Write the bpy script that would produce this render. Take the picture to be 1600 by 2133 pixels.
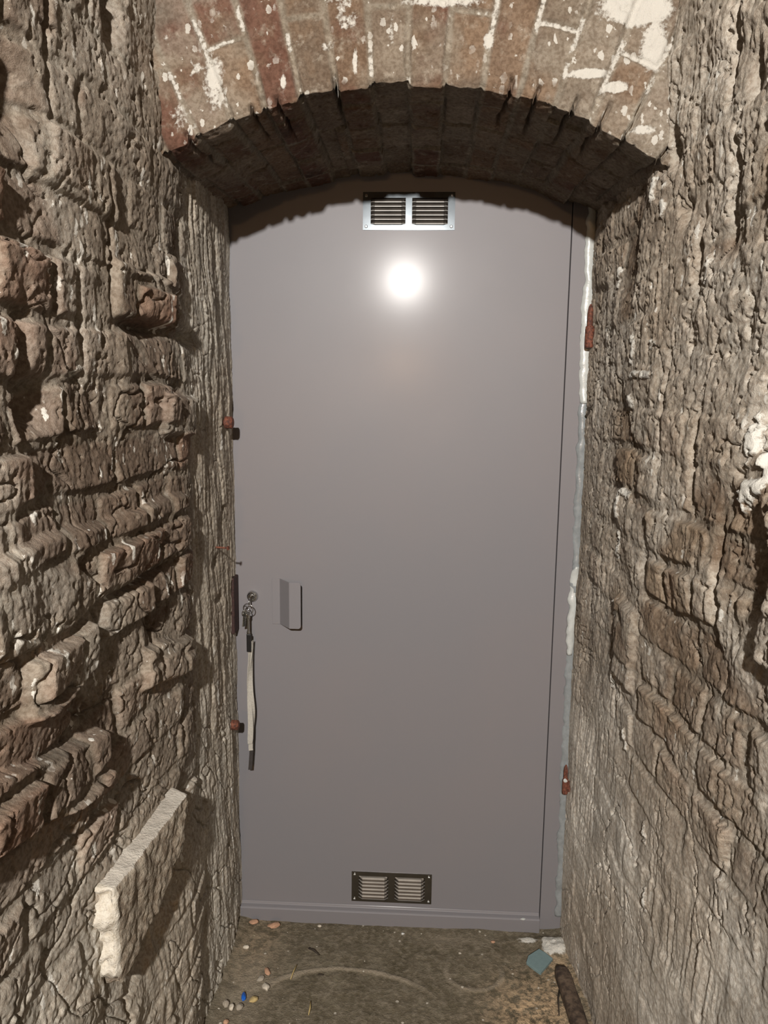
import bpy, bmesh, math, random
import numpy as np
from mathutils import Vector, Matrix

for o in list(bpy.data.objects):
    bpy.data.objects.remove(o)
S = bpy.context.scene
COL = S.collection
random.seed(7)

# ---------------------------------------------------------------- camera
def make_camera():
    p, yw, r = math.radians(8.5), math.radians(2.7), math.radians(0.7)
    fw = Vector((-math.sin(yw)*math.cos(p), math.cos(yw)*math.cos(p), -math.sin(p)))
    rt = fw.cross(Vector((0, 0, 1))).normalized()
    up = rt.cross(fw)
    R = rt*math.cos(r) + up*math.sin(r)
    U = -rt*math.sin(r) + up*math.cos(r)
    m = Matrix(((R.x, U.x, -fw.x, 0), (R.y, U.y, -fw.y, 0), (R.z, U.z, -fw.z, 0), (0, 0, 0, 1)))
    m.translation = Vector((0, -1.85, 1.40))
    cd = bpy.data.cameras.new('camera')
    cd.sensor_fit = 'HORIZONTAL'; cd.sensor_width = 36.0; cd.lens = 36.0*1550/1600
    cd.clip_start = 0.02
    c = bpy.data.objects.new('camera', cd); COL.objects.link(c)
    c.matrix_world = m
    S.camera = c
make_camera()

# ---------------------------------------------------------------- world, lamps, exposure
w = bpy.data.worlds.new('world'); S.world = w; w.use_nodes = True
w.node_tree.nodes['Background'].inputs[0].default_value = (1.0, 0.93, 0.86, 1)
w.node_tree.nodes['Background'].inputs[1].default_value = 0.008
S.view_settings.view_transform = 'Standard'
S.view_settings.look = 'None'
S.view_settings.gamma = 1.0
S.view_settings.use_curve_mapping = False
S.view_settings.exposure = 0.0

def point(name, loc, power, col, rad, typ='POINT'):
    l = bpy.data.lights.new(name, typ); l.energy = power; l.color = col; l.shadow_soft_size = rad
    o = bpy.data.objects.new(name, l); COL.objects.link(o); o.location = loc
    return o
work = point('passage_lamp_light', (-0.115, -3.0, 2.15), 450.0, (1.0, 0.955, 0.905), 0.03, 'SPOT')
work.data.spot_size = math.radians(64); work.data.spot_blend = .35
work.rotation_euler = (Vector((-.05, 0, 1.05))-work.location).to_track_quat('-Z', 'Y').to_euler()
point('distant_lamp_light', (-0.24, -7.85, 1.87), 120.0, (1.0, 0.55, 0.24), 0.06)

# ---------------------------------------------------------------- numpy noise
_rng = np.random.RandomState(11)
_T = _rng.rand(512, 512).astype(np.float32)
def vn(u, v, seed=0):
    u = u + seed*17.31; v = v + seed*9.77
    iu = np.floor(u).astype(int); iv = np.floor(v).astype(int)
    fu = u-iu; fv = v-iv
    fu = fu*fu*(3-2*fu); fv = fv*fv*(3-2*fv)
    a = _T[iu % 512, iv % 512]; b = _T[(iu+1) % 512, iv % 512]
    c = _T[iu % 512, (iv+1) % 512]; d = _T[(iu+1) % 512, (iv+1) % 512]
    return (a*(1-fu)+b*fu)*(1-fv)+(c*(1-fu)+d*fu)*fv
def fbm(u, v, fr, octv=4, seed=0, gain=.5):
    s = 0; a = 1; t = 0
    fu, fv = (fr, fr) if not isinstance(fr, tuple) else fr
    for i in range(octv):
        s = s + a*vn(u*fu+v*.13*fu, v*fv-u*.13*fv, seed+i*3); t += a; a *= gain; fu *= 2.03; fv *= 2.03
    return s/t          # 0..1
def sst(a, b, x):
    t = np.clip((x-a)/(b-a), 0, 1); return t*t*(3-2*t)
def crack(u, v, fr, width, seed, octv=3):
    n = fbm(u, v, fr, octv, seed)-.5
    return 1-sst(0, width, np.abs(n))
def blob(u, v, cu, cv, ru, rv, n=2):
    return np.exp(-(np.abs((u-cu)/ru)**n+np.abs((v-cv)/rv)**n))
def rect(u, v, u0, u1, v0, v1, s=.006):
    return sst(u0-s, u0+s, u)*(1-sst(u1-s, u1+s, u))*sst(v0-s, v0+s, v)*(1-sst(v1-s, v1+s, v))

def bricks(u, v, pitch=.078, jt=.010, seed=0, lens=(.24, .125)):
    row = np.floor(v/pitch).astype(int)
    fv = v-row*pitch
    L = np.where(row % 2 == 0, lens[0], lens[1])
    off = _T[(row*7+seed) % 512, (row*3+5+seed) % 512]*.2
    uu = u+off
    cid = np.floor(uu/L).astype(int)
    fu = uu-cid*L
    d = np.minimum(np.minimum(fv, pitch-fv), np.minimum(fu, L-fu))
    rnd = _T[(row*31+cid*17+seed*5) % 512, (cid*13+row*7+seed) % 512]
    rnd2 = _T[(row*11+cid*29+seed*3+90) % 512, (cid*7+row*19+seed+40) % 512]
    tilt = (rnd2-.5)*(fu/L-.5)+(rnd-.5)*(fv/pitch-.5)
    m = sst(jt*.35, jt*.95, d)
    return m, rnd, rnd2, tilt

def coords(lo, hi, step, far, grow=1.12, first=None):
    a = list(np.arange(lo, hi+1e-9, step))
    s = step; x = lo
    pre = []
    while x > far:
        s *= grow; s = min(s, .12); x -= s; pre.append(x)
    return np.array(pre[::-1]+a)

def grid_mesh(name, P, mask, mat, flip=False, extra=None):
    # P: (n,m,3) ; mask: (n,m,4)
    n, m = P.shape[:2]
    me = bpy.data.meshes.new(name)
    me.vertices.add(n*m)
    me.vertices.foreach_set('co', P.reshape(-1).astype(np.float32))
    idx = np.arange(n*m).reshape(n, m)
    q = np.stack([idx[:-1, :-1], idx[1:, :-1], idx[1:, 1:], idx[:-1, 1:]], -1).reshape(-1, 4)
    if flip: q = q[:, ::-1]
    k = len(q)
    me.loops.add(k*4); me.loops.foreach_set('vertex_index', q.reshape(-1).astype(np.int32))
    me.polygons.add(k)
    me.polygons.foreach_set('loop_start', np.arange(0, k*4, 4, dtype=np.int32))
    me.polygons.foreach_set('loop_total', np.full(k, 4, dtype=np.int32))
    me.update(calc_edges=True)
    at = me.attributes.new('mask', 'FLOAT_COLOR', 'POINT')
    at.data.foreach_set('color', np.clip(mask, 0, 1).reshape(-1).astype(np.float32))
    me.polygons.foreach_set('use_smooth', np.ones(k, dtype=bool))
    me.materials.append(mat)
    o = bpy.data.objects.new(name, me); COL.objects.link(o)
    o['kind'] = 'structure'
    return o

# ---------------------------------------------------------------- materials
class NT:
    def __init__(s, name):
        s.m = bpy.data.materials.new(name); s.m.use_nodes = True
        s.t = s.m.node_tree; s.b = s.t.nodes['Principled BSDF']
    def n(s, typ, **kw):
        x = s.t.nodes.new(typ)
        for k, v in kw.items():
            if k.startswith('i_'): x.inputs[int(k[2:])].default_value = v
            else: setattr(x, k, v)
        return x
    def l(s, a, b): s.t.links.new(a, b)
    def noise(s, scale, detail=4, rough=.55, vec=None, dist=0):
        x = s.n('ShaderNodeTexNoise'); x.inputs['Scale'].default_value = scale
        x.inputs['Detail'].default_value = detail; x.inputs['Roughness'].default_value = rough
        x.inputs['Distortion'].default_value = dist
        s.l(vec or s.obj(), x.inputs['Vector']); return x.outputs['Fac']
    def obj(s):
        if not hasattr(s, 'tc'): s.tc = s.n('ShaderNodeTexCoord').outputs['Object']
        return s.tc
    def scaled(s, sc):
        x = s.n('ShaderNodeMapping'); x.inputs['Scale'].default_value = sc; s.l(s.obj(), x.inputs['Vector']); return x.outputs[0]
    def rng(s, a, lo, hi, o0=0, o1=1):
        x = s.n('ShaderNodeMapRange'); x.interpolation_type = 'SMOOTHSTEP'
        for i, v in enumerate((lo, hi, o0, o1)): x.inputs[i+1].default_value = v
        s.l(a, x.inputs[0]); return x.outputs[0]
    def math(s, op, a, b):
        x = s.n('ShaderNodeMath', operation=op)
        for i, q in enumerate((a, b)):
            if isinstance(q, (int, float)): x.inputs[i].default_value = q
            else: s.l(q, x.inputs[i])
        return x.outputs[0]
    def mix(s, f, a, b, mode='MIX'):
        x = s.n('ShaderNodeMix', data_type='RGBA', blend_type=mode)
        for i, q in ((0, f), (6, a), (7, b)):
            if isinstance(q, (int, float)): x.inputs[i].default_value = q
            elif isinstance(q, tuple): x.inputs[i].default_value = (*q, 1) if len(q) == 3 else q
            else: s.l(q, x.inputs[i])
        return x.outputs[2]
    def ramp(s, f, stops):
        x = s.n('ShaderNodeValToRGB'); e = x.color_ramp.elements
        while len(e) < len(stops): e.new(.5)
        for k, (p, c) in zip(e, stops): k.position = p; k.color = (*c, 1)
        s.l(f, x.inputs[0]); return x.outputs[0]
    def bump(s, h, strength, dist, prev=None):
        x = s.n('ShaderNodeBump'); x.inputs['Strength'].default_value = strength; x.inputs['Distance'].default_value = dist
        s.l(h, x.inputs['Height'])
        if prev: s.l(prev, x.inputs['Normal'])
        return x.outputs[0]
    def col(s, c):
        if isinstance(c, tuple): s.b.inputs['Base Color'].default_value = (*c, 1)
        else: s.l(c, s.b.inputs['Base Color'])
    def set(s, **kw):
        for k, v in kw.items():
            i = s.b.inputs[k.replace('_', ' ')]
            if isinstance(v, (int, float)): i.default_value = v
            else: s.l(v, i)
        return s

def wall_material(name, stops, mortar, plaster, white, fleck, gain=1.0, streak=True):
    N = NT(name)
    at = N.n('ShaderNodeAttribute', attribute_name='mask')
    sep = N.n('ShaderNodeSeparateColor'); N.l(at.outputs['Color'], sep.inputs[0])
    R, G, B = sep.outputs; A = at.outputs['Alpha']
    n1 = N.noise(9, 5, .6); n2 = N.noise(38, 5, .65); n3 = N.noise(150, 4, .6); n4 = N.noise(3.1, 3, .5)
    bsel = N.math('ADD', N.math('MULTIPLY', G, .5), N.math('MULTIPLY', n1, .55))
    bc = N.ramp(bsel, stops)
    mort = N.mix(N.rng(n2, .3, .7), tuple(x*.72 for x in mortar), mortar)
    c = N.mix(R, mort, bc)
    pl = N.mix(N.rng(n1, .35, .65), tuple(x*.78 for x in plaster), plaster)
    c = N.mix(A, c, pl)
    # grime and dust patches
    c = N.mix(N.rng(n4, .38, .62, 0, .45), c, (.60, .50, .40), 'MULTIPLY')
    c = N.mix(N.rng(n2, .52, .72, 0, .55), c, tuple(min(1, x*1.25) for x in mortar))
    c = N.mix(N.rng(n3, .35, .62, .5, 0), c, (.35, .27, .2), 'MULTIPLY')
    # splashed limewash drops, stretched downwards
    v = N.n('ShaderNodeTexVoronoi', feature='F1'); v.inputs['Scale'].default_value = 1
    N.l(N.scaled((75, 75, 26) if streak else (95, 95, 60)), v.inputs['Vector'])
    v.inputs['Randomness'].default_value = 1.0
    sc = N.n('ShaderNodeSeparateColor'); N.l(v.outputs['Color'], sc.inputs[0])
    rad = N.math('MULTIPLY', N.math('POWER', sc.outputs[0], 5.0), fleck)
    gate = N.rng(n1, .40, .56)
    if not streak:
        sp = N.n('ShaderNodeSeparateXYZ'); N.l(N.obj(), sp.inputs[0]); gate = N.math('MULTIPLY', gate, N.math('LESS_THAN', sp.outputs[1], -.50))
    fl = N.math('MULTIPLY', N.math('GREATER_THAN', N.math('ADD', rad, N.math('MULTIPLY', N.math('SUBTRACT', n3, .5), .8)), v.outputs['Distance']), gate)
    bw = N.rng(N.math('ADD', B, N.math('MULTIPLY', N.math('SUBTRACT', n3, .5), .55)), .42, .58)
    wm = N.math('MAXIMUM', N.math('MULTIPLY', fl, .9), bw)
    c = N.mix(wm, c, white)
    N.col(c)
    b1 = N.bump(N.noise(520, 4, .75), .9, .0016)
    b2 = N.bump(n3, .7, .0022, b1)
    b3 = N.bump(N.math('MULTIPLY', wm, 1.0), .5, .0015, b2)
    N.set(Roughness=.88, Normal=b3); N.b.inputs['Specular IOR Level'].default_value = .25
    return N.m

M_left = wall_material('limewashed_brick', [(0.0, (.13, .097, .068)), (.35, (.20, .155, .118)), (.6, (.265, .21, .165)), (.85, (.30, .19, .135))],
                       (.28, .24, .19), (.74, .70, .605), (.70, .67, .60), .55)
M_right = wall_material('rough_render', [(0.0, (.16, .12, .085)), (.4, (.235, .18, .13)), (.7, (.31, .245, .175)), (.9, (.32, .20, .14))],
                       (.33, .285, .225), (.84, .80, .71), (.62, .60, .54), .40)
M_arch = wall_material('limewashed_arch_brick', [(.22, (.075, .045, .03)), (.34, (.16, .085, .06)), (.42, (.18, .125, .085)), (.52, (.24, .17, .115)), (.60, (.17, .13, .095)), (.72, (.28, .235, .185))],
                       (.31, .275, .22), (.31, .275, .22), (.52, .495, .44), .62, streak=False)

def floor_material():
    N = NT('earth_floor')
    at = N.n('ShaderNodeAttribute', attribute_name='mask')
    sep = N.n('ShaderNodeSeparateColor'); N.l(at.outputs['Color'], sep.inputs[0])
    R, G, B = sep.outputs
    n1 = N.noise(14, 6, .65); n2 = N.noise(70, 5, .7); n3 = N.noise(260, 3, .6)
    c = N.ramp(n1, [(.3, (.085, .070, .042)), (.5, (.13, .108, .072)), (.7, (.18, .155, .108))])
    c = N.mix(N.rng(n2, .42, .68, 0, .55), c, (.28, .24, .18))
    c = N.mix(N.math('MULTIPLY', R, N.rng(n2, .38, .6)), c, (.50, .36, .22))
    c = N.mix(G, c, (.33, .28, .21))
    c = N.mix(N.rng(N.math('ADD', B, N.math('MULTIPLY', N.math('SUBTRACT', n2, .5), .8)), .4, .6), c, (.62, .60, .54))
    v = N.n('ShaderNodeTexVoronoi'); v.inputs['Scale'].default_value = 70; N.l(N.obj(), v.inputs['Vector'])
    sc = N.n('ShaderNodeSeparateColor'); N.l(v.outputs['Color'], sc.inputs[0])
    fl = N.math('GREATER_THAN', N.math('MULTIPLY', N.math('POWER', sc.outputs[0], 9.0), .30), v.outputs['Distance'])
    c = N.mix(N.math('MULTIPLY', fl, .8), c, (.62, .57, .48))
    N.col(c)
    b = N.bump(n3, .7, .003, N.bump(n2, .8, .008))
    N.set(Roughness=.9, Normal=b); N.b.inputs['Specular IOR Level'].default_value = .25
    return N.m
M_floor = floor_material()

def paint_material():
    N = NT('grey_door_paint')
    n1 = N.noise(1.6, 3, .5); n2 = N.noise(900, 2, .5); n3 = N.noise(6, 3, .5)
    c = N.mix(N.rng(n1, .35, .65), (.178, .174, .184), (.188, .177, .183))
    N.col(c)
    N.set(Roughness=N.rng(n3, .3, .7, .50, .52), Normal=N.bump(n2, .10, .0004))
    N.b.inputs['Coat Weight'].default_value = .085; N.b.inputs['Coat Roughness'].default_value = .17
    N.b.inputs['Specular IOR Level'].default_value = .35
    return N.m
M_paint = paint_material()

def plain(name, c, rough=.6, metal=0, var=.25, scale=60, bump=.3, dist=.001, c2=None, spec=.5, trans=0):
    N = NT(name)
    n = N.noise(scale, 5, .65)
    N.col(N.mix(N.rng(n, .35, .65), tuple(x*(1-var) for x in c), c2 or c))
    N.set(Roughness=rough, Metallic=metal, Normal=N.bump(n, bump, dist))
    N.b.inputs['Specular IOR Level'].default_value = spec
    if trans: N.b.inputs['Transmission Weight'].default_value = trans
    return N.m
M_zinc = plain('galvanised_steel', (.16, .178, .192), .14, 1, .12, 25, .02, .0005)
M_lip = plain('lit_lip_steel', (.62, .62, .60), .45, .6, .1, 30, .05)  # brighter steel that paints the hood lips as lit edges
M_hoodb = plain('hood_steel_darkened', (.10, .09, .078), .5, 1, .15, 30, .08, .0005)  # darker copy of the hood steel, lower grille's reflections toned down in colour
M_hood = plain('hood_steel_dark_reflection', (.20, .18, .16), .42, 1, .15, 30, .08, .0005)  # brown tone puts the dark ceiling reflection into the upper hoods
M_zincb = plain('dull_steel', (.30, .29, .28), .22, 1, .15, 30, .08, .0005)
M_chrome = plain('chrome', (.62, .62, .60), .15, 1, .1, 80, .05)
M_rust = plain('rust', (.13, .042, .025), .75, 0, .6, 140, .8, .002, (.20, .065, .035))
M_seal = plain('grey_sealant', (.25, .27, .275), .25, 0, .2, 50, .5, .002)
M_foam = plain('white_foam', (.50, .52, .50), .3, 0, .12, 60, .5, .002)
M_strap = plain('cream_webbing', (.42, .40, .35), .8, 0, .2, 300, .5, .0006)
M_dark = plain('dark_strap', (.035, .03, .028), .6, 0, .3, 120, .3)
M_black = plain('black_plastic_and_gap_shade', (.012, .012, .012), .35, 0, .2, 120, .2)
M_wood = plain('old_dark_timber', (.075, .048, .032), .8, 0, .5, 45, .9, .004, (.13, .09, .06))
M_iron = plain('dark_red_iron', (.045, .016, .012), .7, 0, .5, 140, .8, .002)
M_tile = plain('blue_grey_tile', (.17, .245, .25), .55, 0, .1, 90, .2)
M_blue = plain('blue_plastic', (.01, .12, .55), .4)
M_yel = plain('yellow_stone', (.50, .38, .17), .8)
M_pink = plain('pink_brick_chip', (.46, .27, .17), .85)
M_pale = plain('pale_plaster_chip', (.62, .56, .46), .85)
M_grey = plain('grey_mortar_chip', (.34, .30, .24), .85)
M_straw = plain('straw', (.50, .38, .16), .7)
M_twig = plain('twig_bark', (.04, .03, .02), .9)
M_glass = plain('lamp_glass', (.9, .88, .82), .2)

# ---------------------------------------------------------------- side walls
def x_left(y):
    return np.interp(y, [-9, -1.2, -.8, -.5, -.36, -.3, 0, .1], [-.52, -.478, -.467, -.449, -.461, -.457, -.465, -.467])
def x_right(y, z):
    a = np.interp(y, [-9, -1.2, -.8, -.5, -.3, 0, .1], [.50, .455, .425, .402, .398, .400, .40])
    return a+.020*np.clip(1.2-z, 0, 1.2)*sst(0, .3, -y)

def zcoords(step):
    a = np.arange(-.03, 2.12, step)
    return np.concatenate([a, np.linspace(2.13, 2.62, 14)])

STEP = .0025
ys = coords(-1.30, .03, STEP, -8.3)
zs = zcoords(STEP)
U, V = np.meshgrid(ys, zs, indexing='ij')

def left_wall():
    u = U+.024*(fbm(U, V, 9, 2, 1)-.5)+.004*(fbm(U, V, 45, 2, 2)-.5)
    v = V+.030*(fbm(U, V, 5, 2, 3)-.5)+.003*(fbm(U, V, 40, 2, 4)-.5)
    bm, rnd, rnd2, tilt = bricks(u, v, .079, .013, 3)
    erode = fbm(U, V, 30, 4, 5)
    bm = bm*sst(.18, .34, erode+.12*rnd)
    reveal = sst(-.44, -.34, U)                         # smeared render next to the door
    low = 1-sst(.45, .95, V+.25*(fbm(U, V, 4, 3, 6)-.5))
    smear = np.clip(sst(.44, .56, fbm(U, V, 5.5, 4, 7))*.85, 0, 1)
    smear = np.maximum(np.maximum(smear, reveal*.85), low*.75)
    hb = bm*(.006+.012*(rnd-.35)+.026*tilt)
    # slanted lower arrises: bricks lean outwards at their lower edge
    fine = fbm(U, V, 55, 4, 8)-.5
    pits = np.clip(.36-fbm(U, V, 85, 3, 9), 0, 1)
    h = hb*(1-.75*smear)*(1-.85*reveal)+.006*smear
    h += .020*(fbm(U, V, 7, 3, 10)-.5)*(1-.4*reveal)
    rg = np.clip(reveal+low, 0, 1)
    h += .0042*fine*(1-.4*rg)+.0034*(fbm(U, V, 150, 3, 12, .7)-.5)
    h -= .030*pits*(1-.6*rg)
    h += .0075*reveal*(fbm(U, V, (100, 5), 3, 13)-.5)+.010*reveal*(fbm(U, V, (35, 7), 3, 17)-.5)
    comb = sst(.48, .62, fbm(U, V, 5, 2, 19))
    h += .004*comb*(fbm(U, V, (120, 8), 3, 20)-.5)
    ck = crack(U, V, (7, 11), .018, 14)*sst(.45, .6, fbm(U, V, 3.5, 2, 15))
    h -= .010*ck*(1-.5*reveal)*(1-.5*low)
    ck2 = crack(U*1.0+V*.5, V, (10, 6), .014, 18)*low
    h -= .009*ck2
    # pockets and knocked-out joints; last row: hollows added to deepen the stone's shadow
    for (a, b, ru, rv, d) in [(-.944, 1.398, .035, .030, -.045), (-.97, 1.43, .012, .07, -.03), (-.985, 1.757, .05, .045, -.05), (-.686, 1.955, .022, .05, -.05),
                              (-.60, 1.506, .07, .011, -.03), (-.38, 1.518, .06, .014, -.030), (-.83, 1.50, .008, .05, -.02),
                              (-.205, 1.03, .02, .012, -.015), (-.12, 1.14, .012, .006, -.02), (-.27, .80, .008, .06, -.016),
                              (-.88, 1.86, .006, .09, -.022), (-.72, 1.61, .006, .08, -.02), (-.19, .94, .03, .008, -.015), (-.70, 1.10, .10, .008, -.014),
                              (-.50, .80, .008, .05, -.018), (-.62, .98, .008, .06, -.02), (-.45, .93, .07, .008, -.016), (-.09, 1.33, .02, .035, -.012),
                              (-.50, .595, .05, .06, -.035), (-.62, .50, .07, .045, -.035), (-.72, .44, .05, .03, -.025)]:
        h += d*blob(u, v, a, b, ru, rv)
    # ledge and proud bricks
    h += .014*rect(u, v, -1.1, -.46, 1.10, 1.221, .007)*(.7+.6*fbm(U, V, 15, 2, 21))
    h += .022*rect(u, v, -1.02, -.845, 1.012, 1.086, .005)
    h += .026*rect(u, v+.2*(u+.9), -1.2, -.84, .845, .935, .006)
    h += .013*rect(u, v, -.72, -.50, 1.515, 1.60, .006)
    h += .012*rect(u, v, -.80, -.57, 1.035, 1.09, .006)
    h += .018*rect(u, v+.15*(u+.6), -.68, -.46, .90, .965, .006)
    h += .010*rect(u, v, -.93, -.70, 1.655, 1.735, .006)
    h += .016*rect(u, v, -.56, -.36, 1.33, 1.40, .006)
    h *= 1-.45*sst(-.12, .0, U)
    X = x_left(U)+h-.006
    P = np.stack([X, U, V], -1)
    white = np.zeros_like(U)
    for (a, b, ru, rv) in [(-.834, 1.455, .010, .028), (-.845, 1.43, .012, .02), (-.883, 1.385, .009, .045), (-.961, 1.080, .014, .022), (-.95, 1.11, .008, .012),
                           (-.97, 1.25, .012, .015), (-.74, 1.165, .006, .03), (-.62, 1.15, .005, .03), (-.80, 1.66, .008, .05), (-.70, 1.62, .008, .04), (-.55, 1.53, .006, .03),
                           (-.60, 1.75, .010, .03), (-.60, .49, .01, .04), (-.22, .72, .015, .05), (-.13, 1.30, .012, .04), (-.10, .35, .02, .12)]:
        white = np.maximum(white, blob(u, v, a, b, ru, rv))
    white *= .25+1.1*fbm(U, V, 60, 3, 30)
    pl = np.clip(np.maximum(np.clip(smear-low*.75, 0, 1)*.32, reveal*(.72+.9*(fbm(U, V, (30, 5), 3, 31)-.4))), 0, 1)
    pl = np.maximum(pl, low*.9)
    o = grid_mesh('wall_left', P, np.stack([bm*(1-.6*smear), rnd, white, pl], -1), M_left, flip=False)
    return o
left_wall()

def right_wall():
    u = U+.026*(fbm(U, V, 8, 2, 41)-.5)+.004*(fbm(U, V, 45, 2, 42)-.5)
    v = V+.034*(fbm(U, V, 5, 2, 43)-.5)+.003*(fbm(U, V, 40, 2, 44)-.5)
    bm, rnd, rnd2, tilt = bricks(u, v, .082, .014, 23)
    erode = fbm(U, V, 28, 4, 45)
    bm = bm*sst(.2, .36, erode+.12*rnd)
    low = 1-sst(.50, 1.0, V+.35*(fbm(U, V, 4, 3, 46)-.5))
    smear = np.clip(sst(.42, .56, fbm(U, V, 5, 4, 47)), 0, 1)
    smear = np.maximum(smear*.9, low*.95)
    smear = np.maximum(smear, .7*sst(-.35, -.2, U))
    fine = fbm(U, V, 50, 4, 48)-.5
    pits = np.clip(.37-fbm(U, V, 80, 3, 49), 0, 1)
    h = bm*(.005+.011*(rnd-.35)+.020*tilt)*(1-.8*smear)+.007*smear
    h += .026*(fbm(U, V, 6, 4, 50)-.5)*(1-.45*low)
    h += .0065*fine*(1-.8*low)+.0036*(1-.35*low)*(fbm(U, V, 150, 3, 52, .7)-.5)
    h -= .040*pits*(1-.6*low)*sst(.9, 1.7, V+.3)
    comb = sst(.5, .6, fbm(U, V, 6, 2, 60))
    h += .0075*comb*(fbm(U, V, (120, 5), 3, 53)-.5)+.006*(1-.4*low)*(fbm(U, V, (40, 7), 3, 59)-.5)
    # fissures running with the courses, steeper towards the floor
    c1 = crack(U+.55*V, V-.2*U, (9, 7), .013, 54, 4)*sst(.42, .6, fbm(U, V, 3.2, 2, 55))
    c2 = crack(U-.35*V, V, (16, 6), .011, 56, 4)*sst(.46, .6, fbm(U, V, 3.8, 2, 57))
    h -= (.009*c1+.008*c2)*(1-.15*low)
    for (a, b, ru, rv, d) in [(-.545, 1.812, .018, .035, -.05), (-.50, 1.85, .012, .03, -.03), (-.73, 1.90, .010, .06, -.04), (-.90, 1.385, .022, .035, -.045), (-.80, 1.165, .007, .07, -.035),
                              (-.93, 1.205, .018, .05, -.035), (-.526, 1.113, .016, .02, -.022), (-.75, 1.69, .010, .06, -.03), (-.66, 1.62, .010, .05, -.03),
                              (-.80, 1.83, .012, .03, -.03), (-.88, 1.66, .02, .05, -.035), (-.344, .915, .012, .010, -.022), (-.60, 1.70, .012, .02, -.02),
                              (-.70, 1.33, .008, .06, -.022), (-.57, 1.40, .006, .07, -.018), (-.10, 1.74, .02, .05, -.018), (-.16, 1.83, .03, .03, -.02)]:
        h += d*blob(u, v, a, b, ru, rv)
    h += .020*rect(u, v, -1.1, -.93, 1.08, 1.30, .012)
    h += .018*rect(u, v, -1.2, -.86, 1.62, 1.76, .012)
    h += .014*rect(u, v, -.50, -.38, .86, 1.02, .010)
    white = np.zeros_like(U)
    for (a, b, ru, rv, k) in [(-.865, 1.355, .016, .040, 1), (-.90, 1.33, .014, .03, 1), (-.925, 1.40, .010, .02, 1), (-.864, 1.288, .022, .022, 1), (-.89, 1.30, .02, .012, 1),
                              (-.45, 1.452, .09, .010, .9), (-.40, 1.50, .020, .05, .85), (-.40, 1.40, .03, .02, .8), (-.42, 1.225, .07, .010, .95), (-.37, 1.20, .025, .035, .8),
                              (-.36, 1.12, .02, .05, .8), (-.47, .74, .006, .045, 1), (-.375, .86, .010, .03, 1), (-.35, .83, .02, .03, .8), (-.50, 1.50, .03, .02, .7),
                              (-.52, 1.72, .02, .05, .8), (-.48, 1.76, .015, .04, .8), (-.70, 1.60, .01, .06, .7), (-.35, .98, .02, .05, .7), (-.58, .62, .02, .05, .7), (-.20, .60, .03, .03, .6),
                              (-.85, 1.80, .01, .03, .8), (-.60, .52, .008, .06, .8), (-.27, 1.66, .02, .04, .7)]:
        w_ = k*blob(u, v, a, b, ru, rv)
        white = np.maximum(white, w_)
    nz = fbm(U, V, 70, 3, 61)
    white *= .2+1.25*nz
    h += .006*sst(.4, .6, white)
    h *= 1-.5*sst(-.12, .0, U)
    X = x_right(U, V)-h+.006
    P = np.stack([X, U, V], -1)
    pl = np.clip(np.maximum(smear*.40*(1-low), low*.8)*(.5+fbm(U, V, 12, 3, 62)), 0, 1)
    grid_mesh('wall_right', P, np.stack([bm*(1-.7*smear), rnd, white, pl], -1), M_right, flip=True)
right_wall()

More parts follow.
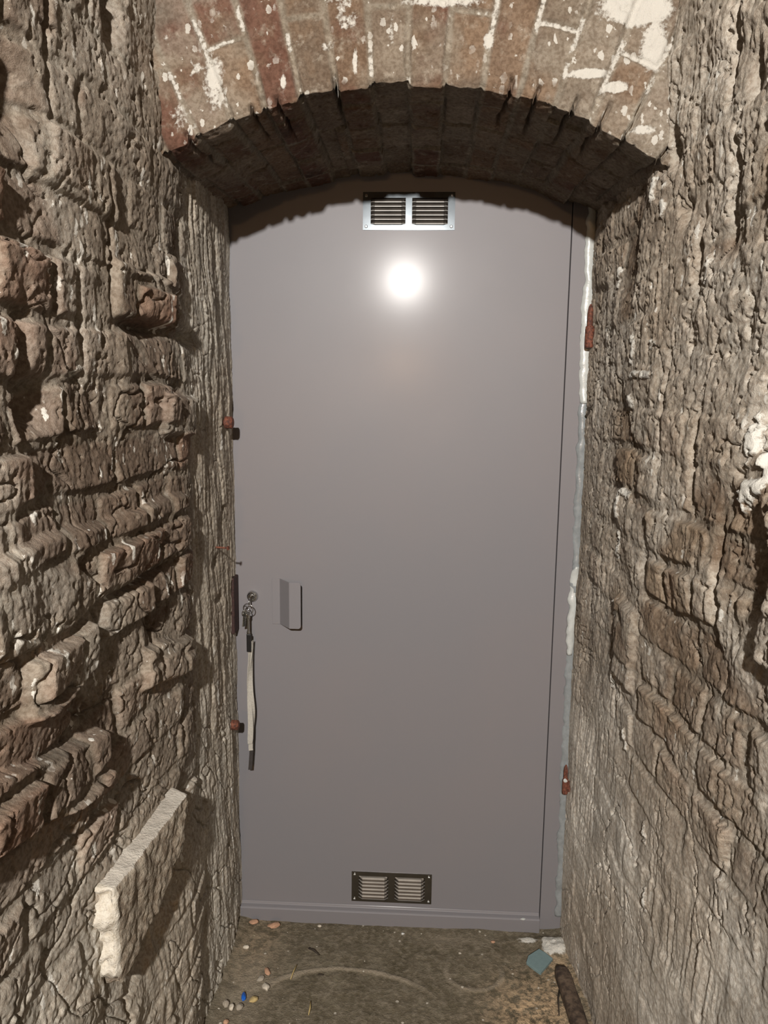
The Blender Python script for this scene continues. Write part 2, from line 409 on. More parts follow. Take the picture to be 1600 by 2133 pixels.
# ---------------------------------------------------------------- arch wall: brick face above the opening and the soffit behind it
def arch_wall():
    NS = 400
    xs = np.linspace(-.50, .46, NS)
    R = .837; cz = 1.086; cx = -.03
    th = np.arcsin(np.clip((xs-cx)/R, -.9, .9))
    jt_pitch = .0615
    s_arc = th*R
    # t: first the face, from far out down to the edge, then the soffit, from the front to behind the door
    rads = np.arange(.62, .30, -.02).tolist()+np.arange(.30, .0, -.0025).tolist()
    deps = np.arange(0, .5501, .003).tolist()
    n1, n2 = len(rads), len(deps)
    rr = np.array(rads+[0]*n2); dd = np.array([0]*n1+deps)
    TH, RR = np.meshgrid(th, rr, indexing='ij'); SA, DD = np.meshgrid(s_arc, dd, indexing='ij')
    XX, _ = np.meshgrid(xs, rr, indexing='ij')
    face = np.zeros_like(RR); face[:, :n1] = 1
    # voussoirs
    sw = SA+.008*(fbm(SA, RR+DD, 12, 3, 71)-.5)+.0
    k = np.floor(sw/jt_pitch).astype(int); fu = sw-k*jt_pitch
    dj = np.minimum(fu, jt_pitch-fu)
    bl = np.where(k % 2 == 0, .235, .118)
    rb = RR+.014*(fbm(SA, RR, 14, 3, 72)-.5)
    kr = np.floor(rb/bl).astype(int); fr = rb-kr*bl
    bd = np.where(k % 2 == 0, .12, .25)
    kd = np.floor((DD+.05)/bd).astype(int); fd = DD+.05-kd*bd
    dl = np.where(face > 0, np.minimum(fr, bl-fr)+np.where(RR < .01, 1, 0), np.minimum(fd, bd-fd))
    d = np.minimum(dj, dl)
    m = sst(.002, .008, d)
    rnd = _T[(k*37+kr*11+kd*5) % 512, (k*5+kr*3+9+kd*13) % 512]
    rs = _T[(k*23+3) % 512, (k*7+77) % 512]
    n_low = fbm(SA, RR+DD, 8, 4, 73)-.5
    fine = fbm(SA, RR+DD, 60, 4, 74)-.5
    h = .006*(m-1)*sst(.35, .6, fbm(SA, RR-DD, 9, 2, 75))+.004*(rnd-.5)*m+.010*n_low+.005*fine
    h -= .010*np.clip(.36-fbm(SA, RR+DD, 70, 3, 76), 0, 1)*2
    # open joints that cut into the arris
    cr = np.zeros_like(h)
    for i, (sx, ln) in enumerate([(-.292, .012), (-.245, .015), (-.150, .02), (.130, .03), (.178, .03), (.235, .035), (.285, .05), (.330, .09), (.395, .12), (-.405, .02)]):
        ss = (sx-cx)
        line = np.abs(SA-ss*1.03-.006*(fbm(SA*0, RR+DD, 25, 2, 80+i)-.5)*2)
        wd = .0022
        cr = np.maximum(cr, (1-sst(wd*.5, wd*2, line))*np.where(face > 0, 1-sst(ln*.7, ln, RR), 1-sst(.10, .2, DD)))
    h -= .022*cr
    # lime drips and rough patches
    soff = 1-face
    steps = soff*(.010*(rs-.5)+.010*(rnd-.5))
    cr0 = cx + (R)*np.sin(TH)
    X = cx+(R+RR)*np.sin(TH)
    Zf = cz+(R+RR)*np.cos(TH)
    # springing differs slightly left to right
    Zf = Zf-.018*np.clip((X-.15)/.3, 0, 1)*np.clip(1-RR/.25, 0, 1)
    tt = np.clip(DD/.52, 0, 1)
    back = 1.929-.075*((X-cx)/.437)**2*np.where(X > cx, 1.2, 1.0)
    edge = .007*(fbm(SA, SA*0, 30, 3, 90)-.5)+.008*(rs-.5)
    Zs = Zf*(1-tt)+back*tt+edge*(1-.6*tt)-h*.9+steps*sst(0, .03, DD)
    Zface = Zf+edge*np.exp(-RR/.01)
    Y = np.where(face > 0, -.52-h*1.0, -.52+DD)
    # soften the arris
    Y = Y+np.where(face > 0, .006*np.exp(-(RR/.006)**2), 0)
    Z = np.where(face > 0, Zface, Zs)
    P = np.stack([X, Y, Z], -1)
    wn = fbm(X, Z+DD, 22, 4, 91); wl = fbm(X, Z, 6, 3, 92)
    white = sst(.50, .66, wn)*.55*sst(.4, .62, wl)
    # joint lime, heaviest at the left springer and along the right corner
    white = np.maximum(white, .55*(1-m)*sst(.47, .6, fbm(X, Z, 22, 3, 93)))
    for (a, b, ru, rv, kk) in [(.34, 2.03, .07, .03, 1.1), (.37, 1.98, .03, .05, 1), (.26, 1.935, .05, .010, 1), (.31, 1.915, .03, .012, .9), (0.02, 2.05, .09, .018, .9), (-.42, 1.87, .03, .05, .6),
                               (-.36, 1.93, .03, .08, .62), (-.06, 2.0, .01, .05, .7), (.10, 1.985, .012, .02, .9), (-.12, 1.96, .006, .03, .9), (-.24, 1.925, .008, .02, .9), (.36, 1.85, .03, .012, .8)]:
        white = np.maximum(white, kk*blob(X, Z, a, b, ru, rv)*(.45+.8*wn))
    white *= np.where(face > 0, 1, .35)
    pl = sst(.45, .62, fbm(X, Z+DD, 10, 3, 94))*.55
    rnd_c = rs*.75+rnd*.25
    grid_mesh('wall_back', P, np.stack([m, rnd_c, white, pl], -1), M_arch, flip=True)
arch_wall()

# ---------------------------------------------------------------- floor, ceiling, far end
def floor():
    xs = np.concatenate([[-.62, -.56], np.arange(-.52, .53, .003), [.56, .62]])
    yy = coords(-.75, .06, .003, -8.4)
    X, Y = np.meshgrid(xs, yy, indexing='ij')
    h = .010*(fbm(X, Y, 5, 4, 101)-.5)+.004*(fbm(X, Y, 40, 4, 102)-.5)
    arc = np.abs(np.hypot(X+.15, (Y+.33)*1.6)-.24); arcm = (1-sst(.004, .014, arc))*sst(-.27, -.20, Y)
    arc2 = np.abs(np.hypot(X-.16, (Y+.17)*1.2)-.07); arcm = np.maximum(arcm, .7*(1-sst(.003, .010, arc2))*(1-sst(-.17, -.13, Y)))
    h += .003*arcm
    h += .010*np.exp(-((X+.47)/.03)**2)+.014*np.exp(-((X-.44)/.035)**2)
    wl = blob(X, Y, .375, -.075, .035, .035, 3); h += .018*wl*(.6+.8*fbm(X, Y, 60, 3, 104))
    wl2 = blob(X, Y, .31, -.052, .035, .014, 2); h += .006*wl2
    sand = blob(X, Y, .30, -.30, .10, .11)*1.2+.8*blob(X, Y, .38, -.16, .05, .07)+.35*blob(X, Y, -.40, -.12, .06, .12)
    h += .006*sand*fbm(X, Y, 90, 3, 103)
    dust = .7*arcm+.5*blob(X, Y, -.39, -.25, .06, .12)+.4*blob(X, Y, .1, -.06, .08, .02)
    P = np.stack([X, Y, h-.010], -1)
    white = np.maximum(wl*1.0, wl2*.8)
    grid_mesh('floor', P, np.stack([np.clip(sand, 0, 1), np.clip(dust, 0, 1), white, X*0], -1), M_floor)
floor()

def coarse(name, P, mat, flip=False):
    P = np.array(P, dtype=float)
    return grid_mesh(name, P, np.zeros(P.shape[:2]+(4,))+np.array([.3, .4, 0, .6]), mat, flip)
xx, yy = np.meshgrid(np.linspace(-.65, .65, 40), np.linspace(-8.4, -.3, 160), indexing='ij')
coarse('ceiling', np.stack([xx, yy, 2.58+.02*fbm(xx, yy, 9, 3, 120)-.05*(xx*1.6)**2], -1), M_right, True)
xx, zz = np.meshgrid(np.linspace(-.65, .65, 40), np.linspace(-.05, 2.62, 60), indexing='ij')
coarse('wall_far', np.stack([xx, -8.28+.03*fbm(xx, zz, 7, 3, 121), zz], -1), M_left, True)

# ---------------------------------------------------------------- mesh helpers
def link(name, bm, mat, parent=None, smooth=False, bevel=0):
    bmesh.ops.recalc_face_normals(bm, faces=bm.faces)
    me = bpy.data.meshes.new(name); bm.to_mesh(me); bm.free()
    me.materials.append(mat)
    if smooth:
        me.polygons.foreach_set('use_smooth', [True]*len(me.polygons))
    o = bpy.data.objects.new(name, me); COL.objects.link(o)
    if bevel:
        b = o.modifiers.new('bevel', 'BEVEL'); b.width = bevel; b.segments = 2; b.limit_method = 'ANGLE'
    if parent: o.parent = parent
    return o
def tag(o, label, cat, group=None):
    o['label'] = label; o['category'] = cat
    group = group or {'hinge': 'rusty hinges on the right jamb', 'bolt': 'rusty anchor bolts in the left wall', 'chip': 'chips of masonry on the floor',
                      'straw': 'bits of straw on the floor', 'twig': 'dark twigs on the floor', 'pebble': 'pebbles by the left wall',
                      'filler': 'white filler along the door frame', 'nail': 'nails in the walls'}.get(cat)
    if group: o['group'] = group
    return o
def empty(name, loc=(0, 0, 0)):
    o = bpy.data.objects.new(name, None); COL.objects.link(o); o.location = loc; o.empty_display_size = .05
    return o
def abox(bm, x0, x1, y0, y1, z0, z1):
    vs = [bm.verts.new((x, y, z)) for x in (x0, x1) for y in (y0, y1) for z in (z0, z1)]
    for f in ((0, 1, 3, 2), (4, 6, 7, 5), (0, 4, 5, 1), (2, 3, 7, 6), (0, 2, 6, 4), (1, 5, 7, 3)):
        bm.faces.new([vs[i] for i in f])
    return vs
def tube(bm, pts, rad, seg=12, closed=False, cap=True):
    pts = [Vector(p) for p in pts]; n = len(pts)
    rads = rad if isinstance(rad, (list, tuple)) else [rad]*n
    rings = []
    prev = None
    for i, p in enumerate(pts):
        a = pts[(i-1) % n] if (closed or i > 0) else p
        b = pts[(i+1) % n] if (closed or i < n-1) else p
        t = (b-a).normalized()
        if prev is None:
            ref = Vector((0, 0, 1)) if abs(t.z) < .9 else Vector((1, 0, 0))
            nn = t.cross(ref).normalized()
        else:
            nn = (prev-t*prev.dot(t)).normalized()
        prev = nn; bb = t.cross(nn)
        rings.append([bm.verts.new(p+(nn*math.cos(2*math.pi*k/seg)+bb*math.sin(2*math.pi*k/seg))*rads[i]) for k in range(seg)])
    m = n if closed else n-1
    for i in range(m):
        A, B = rings[i], rings[(i+1) % n]
        for k in range(seg):
            bm.faces.new((A[k], A[(k+1) % seg], B[(k+1) % seg], B[k]))
    if cap and not closed:
        bm.faces.new(rings[0][::-1]); bm.faces.new(rings[-1])
def ring_pts(c, r, nrm, n=28, sx=1.0):
    nrm = Vector(nrm).normalized(); a = nrm.cross(Vector((0, 0, 1)))
    a = a.normalized() if a.length > .1 else Vector((1, 0, 0)); b = nrm.cross(a)
    return [Vector(c)+a*math.cos(2*math.pi*k/n)*r*sx+b*math.sin(2*math.pi*k/n)*r for k in range(n)]
def lathe(bm, prof, c, axis='y', seg=28):
    rings = []
    for (r, h) in prof:
        rg = []
        for k in range(seg):
            a = 2*math.pi*k/seg
            if axis == 'y': p = (c[0]+r*math.cos(a), c[1]+h, c[2]+r*math.sin(a))
            else: p = (c[0]+r*math.cos(a), c[1]+r*math.sin(a), c[2]+h)
            rg.append(bm.verts.new(p))
        rings.append(rg)
    for A, B in zip(rings, rings[1:]):
        for k in range(seg): bm.faces.new((A[k], A[(k+1) % seg], B[(k+1) % seg], B[k]))
    bm.faces.new(rings[0][::-1]); bm.faces.new(rings[-1])
def rock(name, loc, size, mat, seed, rot=0):
    rnd = random.Random(seed)
    bm = bmesh.new(); bmesh.ops.create_icosphere(bm, subdivisions=2, radius=1)
    dirs = [(Vector((rnd.uniform(-1, 1), rnd.uniform(-1, 1), rnd.uniform(-1, 1))).normalized(), rnd.uniform(.55, .9)) for _ in range(7)]
    for v in bm.verts:
        for d, k in dirs:
            q = v.co.dot(d)
            if q > k: v.co -= d*(q-k)
        v.co += Vector((rnd.uniform(-1, 1), rnd.uniform(-1, 1), rnd.uniform(-1, 1)))*.05
        v.co = Vector((v.co.x*size[0], v.co.y*size[1], v.co.z*size[2]))
    bm.transform(Matrix.Rotation(rot, 4, 'Z'))
    o = link(name, bm, mat); o.location = loc
    return o

# ---------------------------------------------------------------- door
door = empty('door_1'); door['kind'] = 'structure'
bm = bmesh.new(); abox(bm, -.52, .3465, 0, .045, .020, 2.02)
leaf = link('door_leaf', bm, M_paint, door, bevel=.0012)
bm = bmesh.new(); abox(bm, .3485, .45, -.001, .05, -.02, 2.02)
link('door_frame', bm, M_paint, door, bevel=.0015)
# folded sill rail along the foot of the leaf
bm = bmesh.new()
prof = [(.02, .036), (-.002, .036), (-.004, .0295), (-.014, .027), (-.0175, .0245), (-.0175, -.02), (.02, -.02)]
A = [bm.verts.new((-.50, y, z)) for y, z in prof]; B = [bm.verts.new((.346, y, z)) for y, z in prof]
for i in range(len(prof)): j = (i+1) % len(prof); bm.faces.new((A[i], A[j], B[j], B[i]))
bm.faces.new(A[::-1]); bm.faces.new(B)
link('sill_rail', bm, M_paint, door, bevel=.001)

# pull handle: one bent strip, flange - slanted riser - grip
def handle():
    bm = bmesh.new()
    prof = [(-.373, -.0022), (-.351, -.0022), (-.321, -.040), (-.293, -.040)]
    z0, z1 = .825, .945
    t = .0022
    rows = []
    for (x, y) in prof: rows.append([(x, y, z0), (x, y, z1)])
    # grip with rounded outer corners
    def strip(pl, nrm):
        a = [bm.verts.new(p) for p in pl]; b = [bm.verts.new(Vector(p)+Vector(nrm)*t) for p in pl]
        bm.faces.new(a); bm.faces.new(b[::-1])
        for i in range(len(pl)): j = (i+1) % len(pl); bm.faces.new((a[j], a[i], b[i], b[j]))
    strip([(-.373, 0, z0), (-.351, 0, z0), (-.351, 0, z1), (-.373, 0, z1)], (0, -1, 0))
    strip([(-.352, 0, z0), (-.321, -.038, z0), (-.321, -.038, z1), (-.352, 0, z1)], (-.77, -.63, 0))
    r = .007
    pl = [(-.3225, -.038, z0)]
    pl += [(-.293-r+r*math.sin(a), -.038, z0+r-r*math.cos(a)) for a in np.linspace(0, math.pi/2, 6)]
    pl += [(-.293-r+r*math.cos(a), -.038, z1-r+r*math.sin(a)) for a in np.linspace(0, math.pi/2, 6)]
    pl += [(-.3225, -.038, z1)]
    strip(pl, (0, -1, 0))
    link('handle', bm, M_paint, door, bevel=.0005)
handle()
bm = bmesh.new()
lathe(bm, [(.0145, -.001), (.0145, .0-.004), (.0125, -.010), (.009, -.012), (.009, -.018), (.0085, -.019)], (-.424, 0, .898))
abox(bm, -.4245, -.4235, -.0205, -.018, .892, .904)
link('lock_cylinder', bm, M_chrome, door, smooth=False, bevel=.0004)

def vent(x0, x1, z0, z1, panels, mat, nsl, hood):
    bm = bmesh.new()
    T = .0018
    # plate with two openings: strips around the openings
    (a0, a1, b0, b1) = panels
    xs_ = [x0, a0[0], a0[1], b0[0], b0[1], x1]; zb, zt = a1
    for i in range(5):
        if i in (1, 3):
            abox(bm, xs_[i], xs_[i+1], -T, 0, z0, zb); abox(bm, xs_[i], xs_[i+1], -T, 0, zt, z1)
        else:
            abox(bm, xs_[i], xs_[i+1], -T, 0, z0, z1)
    bmesh.ops.remove_doubles(bm, verts=bm.verts, dist=1e-5)
    v = link('ventilation_grille', bm, mat, door)
    for (p, q) in ((a0, a1), (b0, b1)):
        bm = bmesh.new()
        abox(bm, p[0], p[1], -.0006, -.0001, zb, zt)                       # thin black sheet painting in the dark behind the hoods
        link('gap_shade_sheet', bm, M_black, v)
        bm = bmesh.new()
        ph = (zt-zb)/nsl
        # pressed hoods: rounded ends, open at the bottom
        for i in range(nsl):
            zt_ = zt-i*ph; zb_ = zt_-ph*1.02
            prof = [(0, -T), (.25, -.0045), (.6, -.0072), (1, -.0085)]
            rows = []
            for (k, y) in prof:
                ins = .0075*(1-math.sqrt(max(0, 1-(1-k*.0)**2))) if False else .0
                z = zt_+(zb_-zt_)*k
                e = .006*k
                pts = [(p[0]-.0035, -T, z+(zt_-z)*.15), (p[0]+.000+e*.2, y*.6-T*.4, z+.0012*k), (p[0]+.0065, y, z), (p[1]-.0065, y, z), (p[1]-e*.2, y*.6-T*.4, z+.0012*k), (p[1]+.0035, -T, z+(zt_-z)*.15)]
                rows.append([bm.verts.new(c) for c in pts])
            for A, B in zip(rows, rows[1:]):
                for k in range(5): bm.faces.new((A[k], A[k+1], B[k+1], B[k]))
            # rolled lip
            lip = [rows[-1][k] for k in range(6)]
            low = [bm.verts.new((c.co.x, c.co.y+.0006 if 0 < k < 5 else c.co.y, c.co.z-.0018)) for k, c in enumerate(lip)]
            ins = [bm.verts.new((c.co.x, min(c.co.y+.003, -.001), c.co.z+.001)) for k, c in enumerate(low)]
            for k in range(5):
                f1 = bm.faces.new((lip[k], lip[k+1], low[k+1], low[k])); f2 = bm.faces.new((low[k], low[k+1], ins[k+1], ins[k]))
                f1.material_index = 1; f2.material_index = 1
        lp = link('louvre_panel', bm, hood, v, smooth=False, bevel=0)
        lp.data.materials.append(M_lip)
    for sx in (x0+.008, x1-.008):
        for sz in (z0+.008, z1-.008):
            bm = bmesh.new(); lathe(bm, [(.0036, -T), (.0036, -T-.0008), (.0022, -T-.0016)], (sx, 0, sz), seg=16)
            abox(bm, sx-.002, sx+.002, -T-.0019, -T-.001, sz-.0004, sz+.0004)
            link('screw', bm, M_chrome, v)
    return v
vent(-.146, .072, 1.802, 1.888, ((-.124, -.048), (1.816, 1.875), (-.026, .052), None), M_zinc, 6, M_hood)
vent(-.163, .0545, .0475, .1355, ((-.140, -.067), (.061, .123), (-.042, .032), None), M_zincb, 6, M_hoodb)

# hinges: rusty pin over a barrel, let into the right jamb
def hinge(x, y, z0, z1, z2, r1, r2, label):
    e = empty('hinge', (x, y, z0)); 
    bm = bmesh.new()
    lathe(bm, [(r1*.9, z0-z0), (r1, .003), (r1, z1-z0-.002), (r1*.85, z1-z0)], (0, 0, 0), 'z', 20)
    link('barrel', bm, M_rust, e)
    bm = bmesh.new()
    lathe(bm, [(r2, z1-z0-.002), (r2, (z2-z0)-.015), (r2*.75, z2-z0-.006), (r2*.3, z2-z0)], (0, .001, 0), 'z', 16)
    link('pin', bm, M_rust, e)
    bm = bmesh.new(); abox(bm, r1*.5, .05, -.004, .002, .006, z1-z0-.006)
    link('hinge_strap', bm, M_rust, e)
    tag(e, label, 'hinge', None)
hinge(.3945, -.030, 1.530, 1.580, 1.630, .010, .0065, 'rusty reddish hinge barrel and pin high on the right side of the grey door')
h2 = (.394, -.030)
hinge(.392, -.030, .400, .440, .478, .0075, .0055, 'small rusty hinge near the foot of the right door jamb, spotted with white plaster')
o = rock('plaster_splash', (.390, -.039, .440), (.006, .003, .006), M_foam, 5)
tag(o, 'white blob of plaster stuck on the lower rusty hinge', 'plaster')

# rusty wall anchors in the left reveal
def bolt(loc, r, ln, label, kind='anchor_bolt', rot=0):
    bm = bmesh.new()
    lathe(bm, [(r*.45, -ln), (r*.45, -.016), (r, -.015), (r*1.02, -.009), (r*.97, -.008), (r, 0), (r*.75, .003)], (0, 0, 0), 'z', 20)
    bm.transform(Matrix.Rotation(math.radians(90), 4, 'Y'))
    bm.transform(Matrix.Rotation(rot, 4, 'Z'))
    o = link(kind, bm, M_rust); o.location = loc
    tag(o, label, 'bolt')
bolt((-.442, -.112, 1.345), .0145, .045, 'rusty bolt head sticking out of the left wall beside the upper half of the door')
bolt((-.444, -.100, .590), .0125, .045, 'rusty bolt head sticking out of the left wall low down, beside the hanging strap')
bm = bmesh.new(); tube(bm, [(-.475, -.205, 1.066), (-.43, -.215, 1.066)], .0022, 8); tube(bm, [(-.43, -.215, 1.066), (-.4285, -.2155, 1.066)], .005, 10)
tag(link('nail', bm, M_rust), 'thin rusty nail poking out of the left wall above the lock', 'nail')
bm = bmesh.new(); abox(bm, -.485, -.4600, -.05, -.004, .81, .955)
tag(link('strike_plate', bm, M_iron, bevel=.002), 'dark red rusty iron plate at the wall edge left of the lock', 'plate')
bm = bmesh.new(); tube(bm, [(.42, -.09, 1.405), (.405, -.085, 1.402), (.392, -.075, 1.388)], .0018, 8); tube(bm, [(.393, -.078, 1.389), (.390, -.074, 1.385)], .0045, 10)
tag(link('nail', bm, M_twig), 'bent dark nail sticking out of the right wall edge below the upper hinge', 'nail')

# sealant along the right edge of the frame
def ribbon(name, pts, mat, seed, parent=None, thick=.006):
    # pts: (z, x left, x right)
    rnd = random.Random(seed)
    zs_ = np.linspace(pts[0][0], pts[-1][0], int(abs(pts[0][0]-pts[-1][0])/.006)+2)
    P = np.array(pts)[::-1] if pts[0][0] > pts[-1][0] else np.array(pts)
    bm = bmesh.new(); rows = []
    for z in zs_:
        a = np.interp(z, P[:, 0], P[:, 1])+.0065*(float(vn(np.array(z*45.), np.array(seed*1.)))-.5)+.004*(float(vn(np.array(z*120.), np.array(seed*1.)))-.5)
        b = np.interp(z, P[:, 0], P[:, 2])+.003*(float(vn(np.array(z*38.), np.array(seed+9.)))-.5)
        tk = thick*(.6+.8*float(vn(np.array(z*30.), np.array(seed+4.))))
        rows.append([bm.verts.new(c) for c in ((a, .0005, z), (a+.001, -tk*.45, z), (a*.7+b*.3, -tk, z), (a*.35+b*.65, -tk*.85, z), (b, -tk*.6, z), (b+.002, .0005, z))])
    for A, B in zip(rows, rows[1:]):
        for k in range(6): bm.faces.new((A[k], A[(k+1) % 6], B[(k+1) % 6], B[k]))
    bm.faces.new(rows[0]); bm.faces.new(rows[-1][::-1])
    return link(name, bm, mat, parent, smooth=True)
seal = ribbon('sealant_bead', [(1.42, .383, .412), (1.33, .384, .412), (1.15, .386, .410), (.95, .386, .41), (.75, .384, .41), (.55, .383, .41), (.30, .385, .41), (.03, .388, .41)], M_seal, 3)
tag(seal, 'grey-blue bead of sealant down the lower right edge of the grey door frame', 'sealant')
fo = ribbon('foam_filler', [(1.90, .3805, .401), (1.75, .3805, .401), (1.68, .383, .405), (1.63, .379, .41), (1.56, .378, .41), (1.47, .382, .41), (1.40, .386, .41)], M_foam, 8, thick=.009)
tag(fo, 'glossy white filler squeezed out beside the upper hinge', 'filler')
fo = ribbon('foam_filler', [(.995, .393, .402), (.975, .3845, .41), (.90, .383, .408), (.80, .382, .402), (.765, .383, .396)], M_foam, 12, thick=.010)
tag(fo, 'short white strip of filler halfway down the right edge of the door frame', 'filler')

# ---------------------------------------------------------------- keys and strap hanging from the lock
keys = empty('key_bunch', (-.424, -.02, .898))
def K(name, bm, mat, **kw):
    bm.transform(Matrix.Translation((.424, .02, -.898)))
    return link(name, bm, mat, keys, **kw)
bm = bmesh.new(); abox(bm, -.4252, -.4228, -.030, -.014, .894, .902)
bow = ring_pts((-.424, -.040, .892), .0095, (1, .15, 0), 24); tube(bm, bow, .0014, 8, closed=True)
K('key', bm, M_chrome)
bm = bmesh.new(); tube(bm, ring_pts((-.4255, -.046, .876), .0135, (.25, 1, .1), 32), .0011, 8, closed=True); K('key_ring', bm, M_chrome, smooth=True)
bm = bmesh.new(); tube(bm, ring_pts((-.429, -.048, .872), .0125, (.7, .7, .2), 32), .0011, 8, closed=True); K('key_ring', bm, M_chrome, smooth=True)
def keyblade(x, y, z, ang):
    bm = bmesh.new()
    lathe(bm, [(.009, -.001), (.009, .001)], (0, 0, -.008), seg=20)
    abox(bm, -.0035, .0035, -.0009, .0009, -.042, -.014)
    for k in range(4): abox(bm, .0032, .0052, -.0009, .0009, -.040+k*.006, -.037+k*.006)
    bm.transform(Matrix.Rotation(ang, 4, 'Y')); bm.transform(Matrix.Rotation(.9, 4, 'Z')); bm.transform(Matrix.Translation((x, y, z)))
    K('key', bm, M_chrome)
keyblade(-.434, -.044, .872, .15)
# swivel clip
bm = bmesh.new()
lathe(bm, [(.003, 0), (.0048, -.003), (.0048, -.010), (.003, -.013), (.0028, -.045), (.0045, -.048), (.0045, -.053)], (-.4255, -.048, .864), 'z', 14)
K('swivel_clip', bm, M_chrome)
bm = bmesh.new(); abox(bm, -.4295, -.4185, -.054, -.0475, .765, .812)
K('buckle', bm, M_black, bevel=.0015)
def strip_mesh(cl, w0, twist, th=.0012, ws=None):
    bm = bmesh.new(); rows = []
    for i, (x, y, z) in enumerate(cl):
        a = twist[i]; w_ = (ws[i] if ws else w0)/2
        d = Vector((math.cos(a), math.sin(a), 0))*w_; n = Vector((-math.sin(a), math.cos(a), 0))*th
        c = Vector((x, y, z))
        rows.append([bm.verts.new(c-d-n), bm.verts.new(c+d-n), bm.verts.new(c+d+n), bm.verts.new(c-d+n)])
    for A, B in zip(rows, rows[1:]):
        for k in range(4): bm.faces.new((A[k], A[(k+1) % 4], B[(k+1) % 4], B[k]))
    bm.faces.new(rows[0]); bm.faces.new(rows[-1][::-1])
    return bm
n = 60
cl = []; tw = []
for i in range(n):
    t = i/(n-1); z = .788-.270*t
    cl.append((-.4265+.0022*math.sin(t*9+.5)+.0022*t, -.047+.006*math.sin(t*5), z))
    tw.append(.35+1.0*math.sin(t*6.0)*math.exp(-t*1.2))
ws = list(np.interp(np.linspace(0, 1, n), [0, .12, .25, .38, .5, .75, .95, 1], [.007, .009, .0145, .012, .009, .0135, .0145, .012]))
K('strap', strip_mesh(cl, .0165, tw, .0014, ws), M_strap, bevel=.0004)
cl = []; tw = []
for i in range(40):
    t = i/39; z = .79-.26*t
    cl.append((-.4205+.003*math.sin(t*8+1.7), -.040+.004*math.sin(t*6+1), z)); tw.append(.9+.7*math.sin(t*7+1))
K('strap', strip_mesh(cl, .011, tw, .0012), M_strap)
bm = strip_mesh([(-.4235, -.046, .525), (-.425, -.046, .505), (-.424, -.046, .497)], .011, [.2, .3, .3], .0016)
K('stitched_end', bm, M_strap)
bm = strip_mesh([(-.423, -.040, .525), (-.4240, -.040, .495), (-.4270, -.040, .455), (-.4285, -.040, .440)], .0095, [.1, .1, .1, .1], .0014)
K('strap_tail', bm, M_dark)
tag(keys, 'chrome keys in the door lock with a long cream strap hanging down', 'keys')

# ---------------------------------------------------------------- stone jutting out of the left wall
def stone():
    nU, nV = 90, 46
    # outline on the wall side, extruded; subdivided and roughened box
    bm = bmesh.new()
    def P(a, b, c):   # a along (0 near,1 far), b out (0 wall,1 front), c up (0..1)
        y = -.857+a*(.335-.060*b)+.0
        xf = -.441+.026*a
        x = -.53*(1-b)+xf*b
        zt = .684-.010*b
        zb = .500+.075*a+.035*max(0, a-.75)/.25
        if c < .2: y += .02*(1-c/.2)*(1-a)
        z = zb+(zt-zb)*c
        y -= .035*max(0, (1-c)-.35)*a*1.5
        return Vector((x, y, z))
    g = {}
    NA, NB, NC = 60, 18, 34
    def vert(i, j, k):
        key = (i, j, k)
        if key not in g:
            p = P(i/NA, j/NB, k/NC)
            # rounded arrises + roughness
            ea = min(i, NA-i)/NA*.30; eb = (NB-j)/NB*.09; ec = min(k, NC-k)/NC*.14
            e = sorted((ea, eb, ec))[:2]
            rough = .010*(float(fbm(np.array(p.y), np.array(p.z), 30, 3, 140))-.5)+.006*(float(fbm(np.array(p.y+p.x), np.array(p.z-p.x), 95, 2, 141))-.5)
            if k == NC: p.z += rough*.35
            elif j == NB: p.x += rough*1.1
            elif i == 0: p.y -= rough*2.6; p.x += rough*.8*(1-k/NC)
            else: p.y -= rough*.9
            if e[1] < .006: p.x -= (.006-e[1])*.6
            g[key] = bm.verts.new(p)
        return g[key]
    for i in range(NA):
        for k in range(NC): bm.faces.new((vert(i, NB, k), vert(i+1, NB, k), vert(i+1, NB, k+1), vert(i, NB, k+1)))
        for j in range(NB):
            bm.faces.new((vert(i, j, NC), vert(i, j+1, NC), vert(i+1, j+1, NC), vert(i+1, j, NC)))
            bm.faces.new((vert(i, j, 0), vert(i+1, j, 0), vert(i+1, j+1, 0), vert(i, j+1, 0)))
    for j in range(NB):
        for k in range(NC):
            bm.faces.new((vert(0, j, k), vert(0, j, k+1), vert(0, j+1, k+1), vert(0, j+1, k)))
            bm.faces.new((vert(NA, j, k), vert(NA, j+1, k), vert(NA, j+1, k+1), vert(NA, j, k+1)))
    N = NT('broken_stone')
    geo = N.n('ShaderNodeNewGeometry'); sp = N.n('ShaderNodeSeparateXYZ'); N.l(N.obj(), sp.inputs[0])
    n2 = N.noise(60, 5, .7); n3 = N.noise(220, 3, .6); n1 = N.noise(14, 4, .6)
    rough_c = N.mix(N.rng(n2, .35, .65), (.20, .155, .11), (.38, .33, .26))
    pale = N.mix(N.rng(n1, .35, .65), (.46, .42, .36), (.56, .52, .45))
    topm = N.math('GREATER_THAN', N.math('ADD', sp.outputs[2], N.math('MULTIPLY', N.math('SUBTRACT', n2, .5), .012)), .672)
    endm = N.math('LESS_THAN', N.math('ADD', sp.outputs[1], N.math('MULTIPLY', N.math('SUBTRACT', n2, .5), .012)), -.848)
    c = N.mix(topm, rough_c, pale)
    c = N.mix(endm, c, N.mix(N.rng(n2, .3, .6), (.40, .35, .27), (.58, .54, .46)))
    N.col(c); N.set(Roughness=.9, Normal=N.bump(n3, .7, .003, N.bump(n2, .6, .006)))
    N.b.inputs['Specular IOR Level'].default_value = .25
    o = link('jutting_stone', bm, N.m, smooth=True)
    tag(o, 'broken stone block jutting out of the lower left wall with a pale flat top', 'stone')
stone()

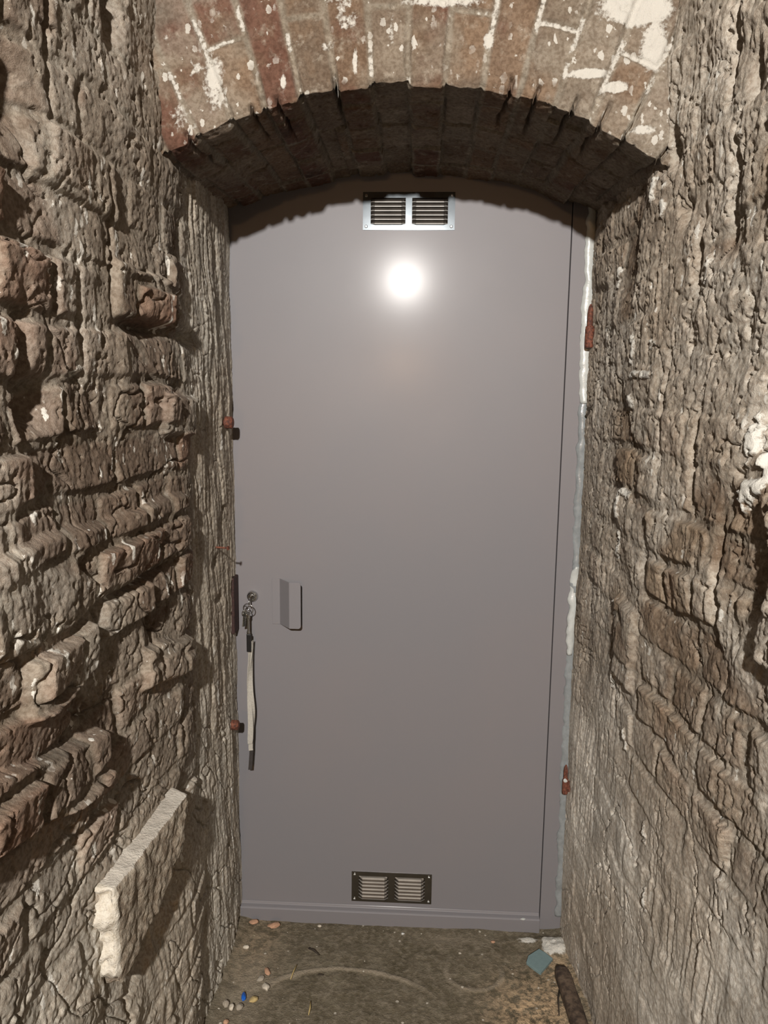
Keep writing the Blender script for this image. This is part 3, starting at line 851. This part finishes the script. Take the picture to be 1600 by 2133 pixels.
# ---------------------------------------------------------------- things lying on the floor
def timber():
    bm = bmesh.new()
    n = 40; seg = 18
    rows = []
    for i in range(n):
        t = i/(n-1)
        c = Vector((.374+.030*t, -.172-.52*t, .010+.004*math.sin(t*5)))
        k = .72 if i == 0 else (.93 if i == 1 else 1)
        rg = []
        for s in range(seg):
            a = 2*math.pi*s/seg
            sx = abs(math.cos(a))**.5*math.copysign(1, math.cos(a)); sz = abs(math.sin(a))**.6*math.copysign(1, math.sin(a))
            r = 1+.10*(float(vn(np.array(t*14.), np.array(s*.9)))-.5)
            rg.append(bm.verts.new(c+Vector((sx*.0185*k*r, -.004*(1-k)*0, sz*.017*k*r))))
        rows.append(rg)
    for A, B in zip(rows, rows[1:]):
        for s in range(seg): bm.faces.new((A[s], A[(s+1) % seg], B[(s+1) % seg], B[s]))
    bm.faces.new(rows[0][::-1]); bm.faces.new(rows[-1])
    tag(link('timber_stake', bm, M_wood, smooth=True), 'dark brown timber stake lying along the foot of the right wall', 'timber')
timber()
bm = bmesh.new()
pts = [(.292, -.150), (.300, -.128), (.331, -.104), (.345, -.118), (.360, -.138), (.322, -.186), (.306, -.168)]
for zz_ in (0.004, .0095):
    pass
a = [bm.verts.new((x, y, .001+.004*(x-.29)/.07)) for x, y in pts]; b = [bm.verts.new((x, y, .0085+.004*(x-.29)/.07)) for x, y in pts]
bm.faces.new(a[::-1]); bm.faces.new(b)
for i in range(len(pts)): j = (i+1) % len(pts); bm.faces.new((a[i], a[j], b[j], b[i]))
tag(link('tile_fragment', bm, M_tile, bevel=.0008), 'flat blue-grey square tile fragment on the floor at the right corner', 'tile')

for args in [
    ('brick_chip', (-.369, -.050, .002), (.018, .012, .006), M_pink, 1, .2, 'pinkish brick chip against the door sill at the left', 'chip'),
    ('brick_chip', (-.425, -.040, .002), (.014, .010, .006), M_pink, 12, .2, 'pinkish brick crumb in the left corner beside the door sill', 'chip'),
    ('plaster_chip', (-.423, -.134, .001), (.009, .007, .005), M_pale, 2, .5, 'cream plaster chip by the left wall, nearest the door', 'chip'),
    ('brick_chip', (-.352, -.212, .000), (.008, .014, .005), M_pink, 3, .5, 'elongated dull pink chip on the floor left of centre', 'chip'),
    ('mortar_chip', (-.345, -.262, .001), (.010, .014, .006), M_pale, 4, .3, 'squarish pale grey chip beyond the yellow stone', 'chip'),
    ('mortar_chip', (-.365, -.236, .000), (.012, .009, .004), M_grey, 14, .9, 'grey mortar crumb between the pink and pale chips', 'chip'),
    ('plastic_scrap', (-.391, -.298, .004), (.006, .013, .006), M_blue, 5, .15, 'bright blue plastic scrap on the floor near the left wall', 'scrap'),
    ('yellow_stone', (-.366, -.302, .003), (.013, .009, .006), M_yel, 6, .5, 'yellowish stone chip right of the blue scrap', 'stone'),
    ('pebble', (-.428, -.320, .003), (.008, .010, .007), M_grey, 7, .1, 'grey pebble left of the cream pebble by the left wall', 'pebble'),
    ('pebble', (-.412, -.330, .004), (.007, .008, .007), M_pale, 8, .1, 'round cream pebble between the left wall and the blue scrap', 'pebble'),
    ('mortar_chip', (-.394, -.325, .002), (.010, .008, .006), M_grey, 9, 1.1, 'grey mortar chip just in front of the blue scrap', 'chip'),
    ('brick_chip', (-.415, -.368, .001), (.007, .006, .005), M_pink, 10, .7, 'small pink chip closest to the viewer by the left wall', 'chip'),
    ('plaster_chip', (.300, -.016, .027), (.008, .0045, .003), M_foam, 11, .1, 'white plaster flake lying on the right end of the door sill', 'chip'),
    ('plaster_chip', (-.245, -.045, .001), (.006, .005, .003), M_pale, 13, .1, 'tiny pale chip in front of the door sill left of the grille', 'chip'),
    ('plaster_chip', (-.020, -.060, .001), (.005, .004, .003), M_foam, 15, .1, 'tiny white chip on the floor below the lower grille', 'chip'),
    ('plaster_chip', (.215, -.075, .001), (.007, .004, .003), M_pink, 16, .1, 'tiny pinkish flake left of the white plaster heap', 'chip')]:
    o = rock(*args[:6]); tag(o, args[6], args[7])
for nm, p, r, mt, lb, ct in [
    ('straw', [(-.283, -.190, .003), (-.287, -.212, .004), (-.290, -.236, .002)], .0016, M_straw, 'short yellow straw lying on the floor left of centre', 'straw'),
    ('straw', [(-.232, -.300, .002), (-.230, -.320, .003), (-.231, -.338, .001)], .0018, M_straw, 'yellow-green straw bit near the bottom edge, left of centre', 'straw'),
    ('twig', [(-.262, -.128, .001), (-.247, -.137, .003), (-.232, -.152, .002)], .0026, M_twig, 'dark twig on the floor between the straw and the door', 'twig'),
    ('twig', [(-.226, -.215, .001), (-.212, -.216, .001)], .0022, M_twig, 'tiny dark twig to the right of the yellow straw', 'twig'),
    ('twig', [(.362, -.225, .004), (.352, -.26, .006), (.346, -.305, .002)], .0020, M_twig, 'thin dark twig on the floor left of the timber stake', 'twig')]:
    bm = bmesh.new(); tube(bm, p, [r*.8]+[r]*(len(p)-2)+[r*.6], 8)
    tag(link(nm, bm, mt, smooth=True), lb, ct)
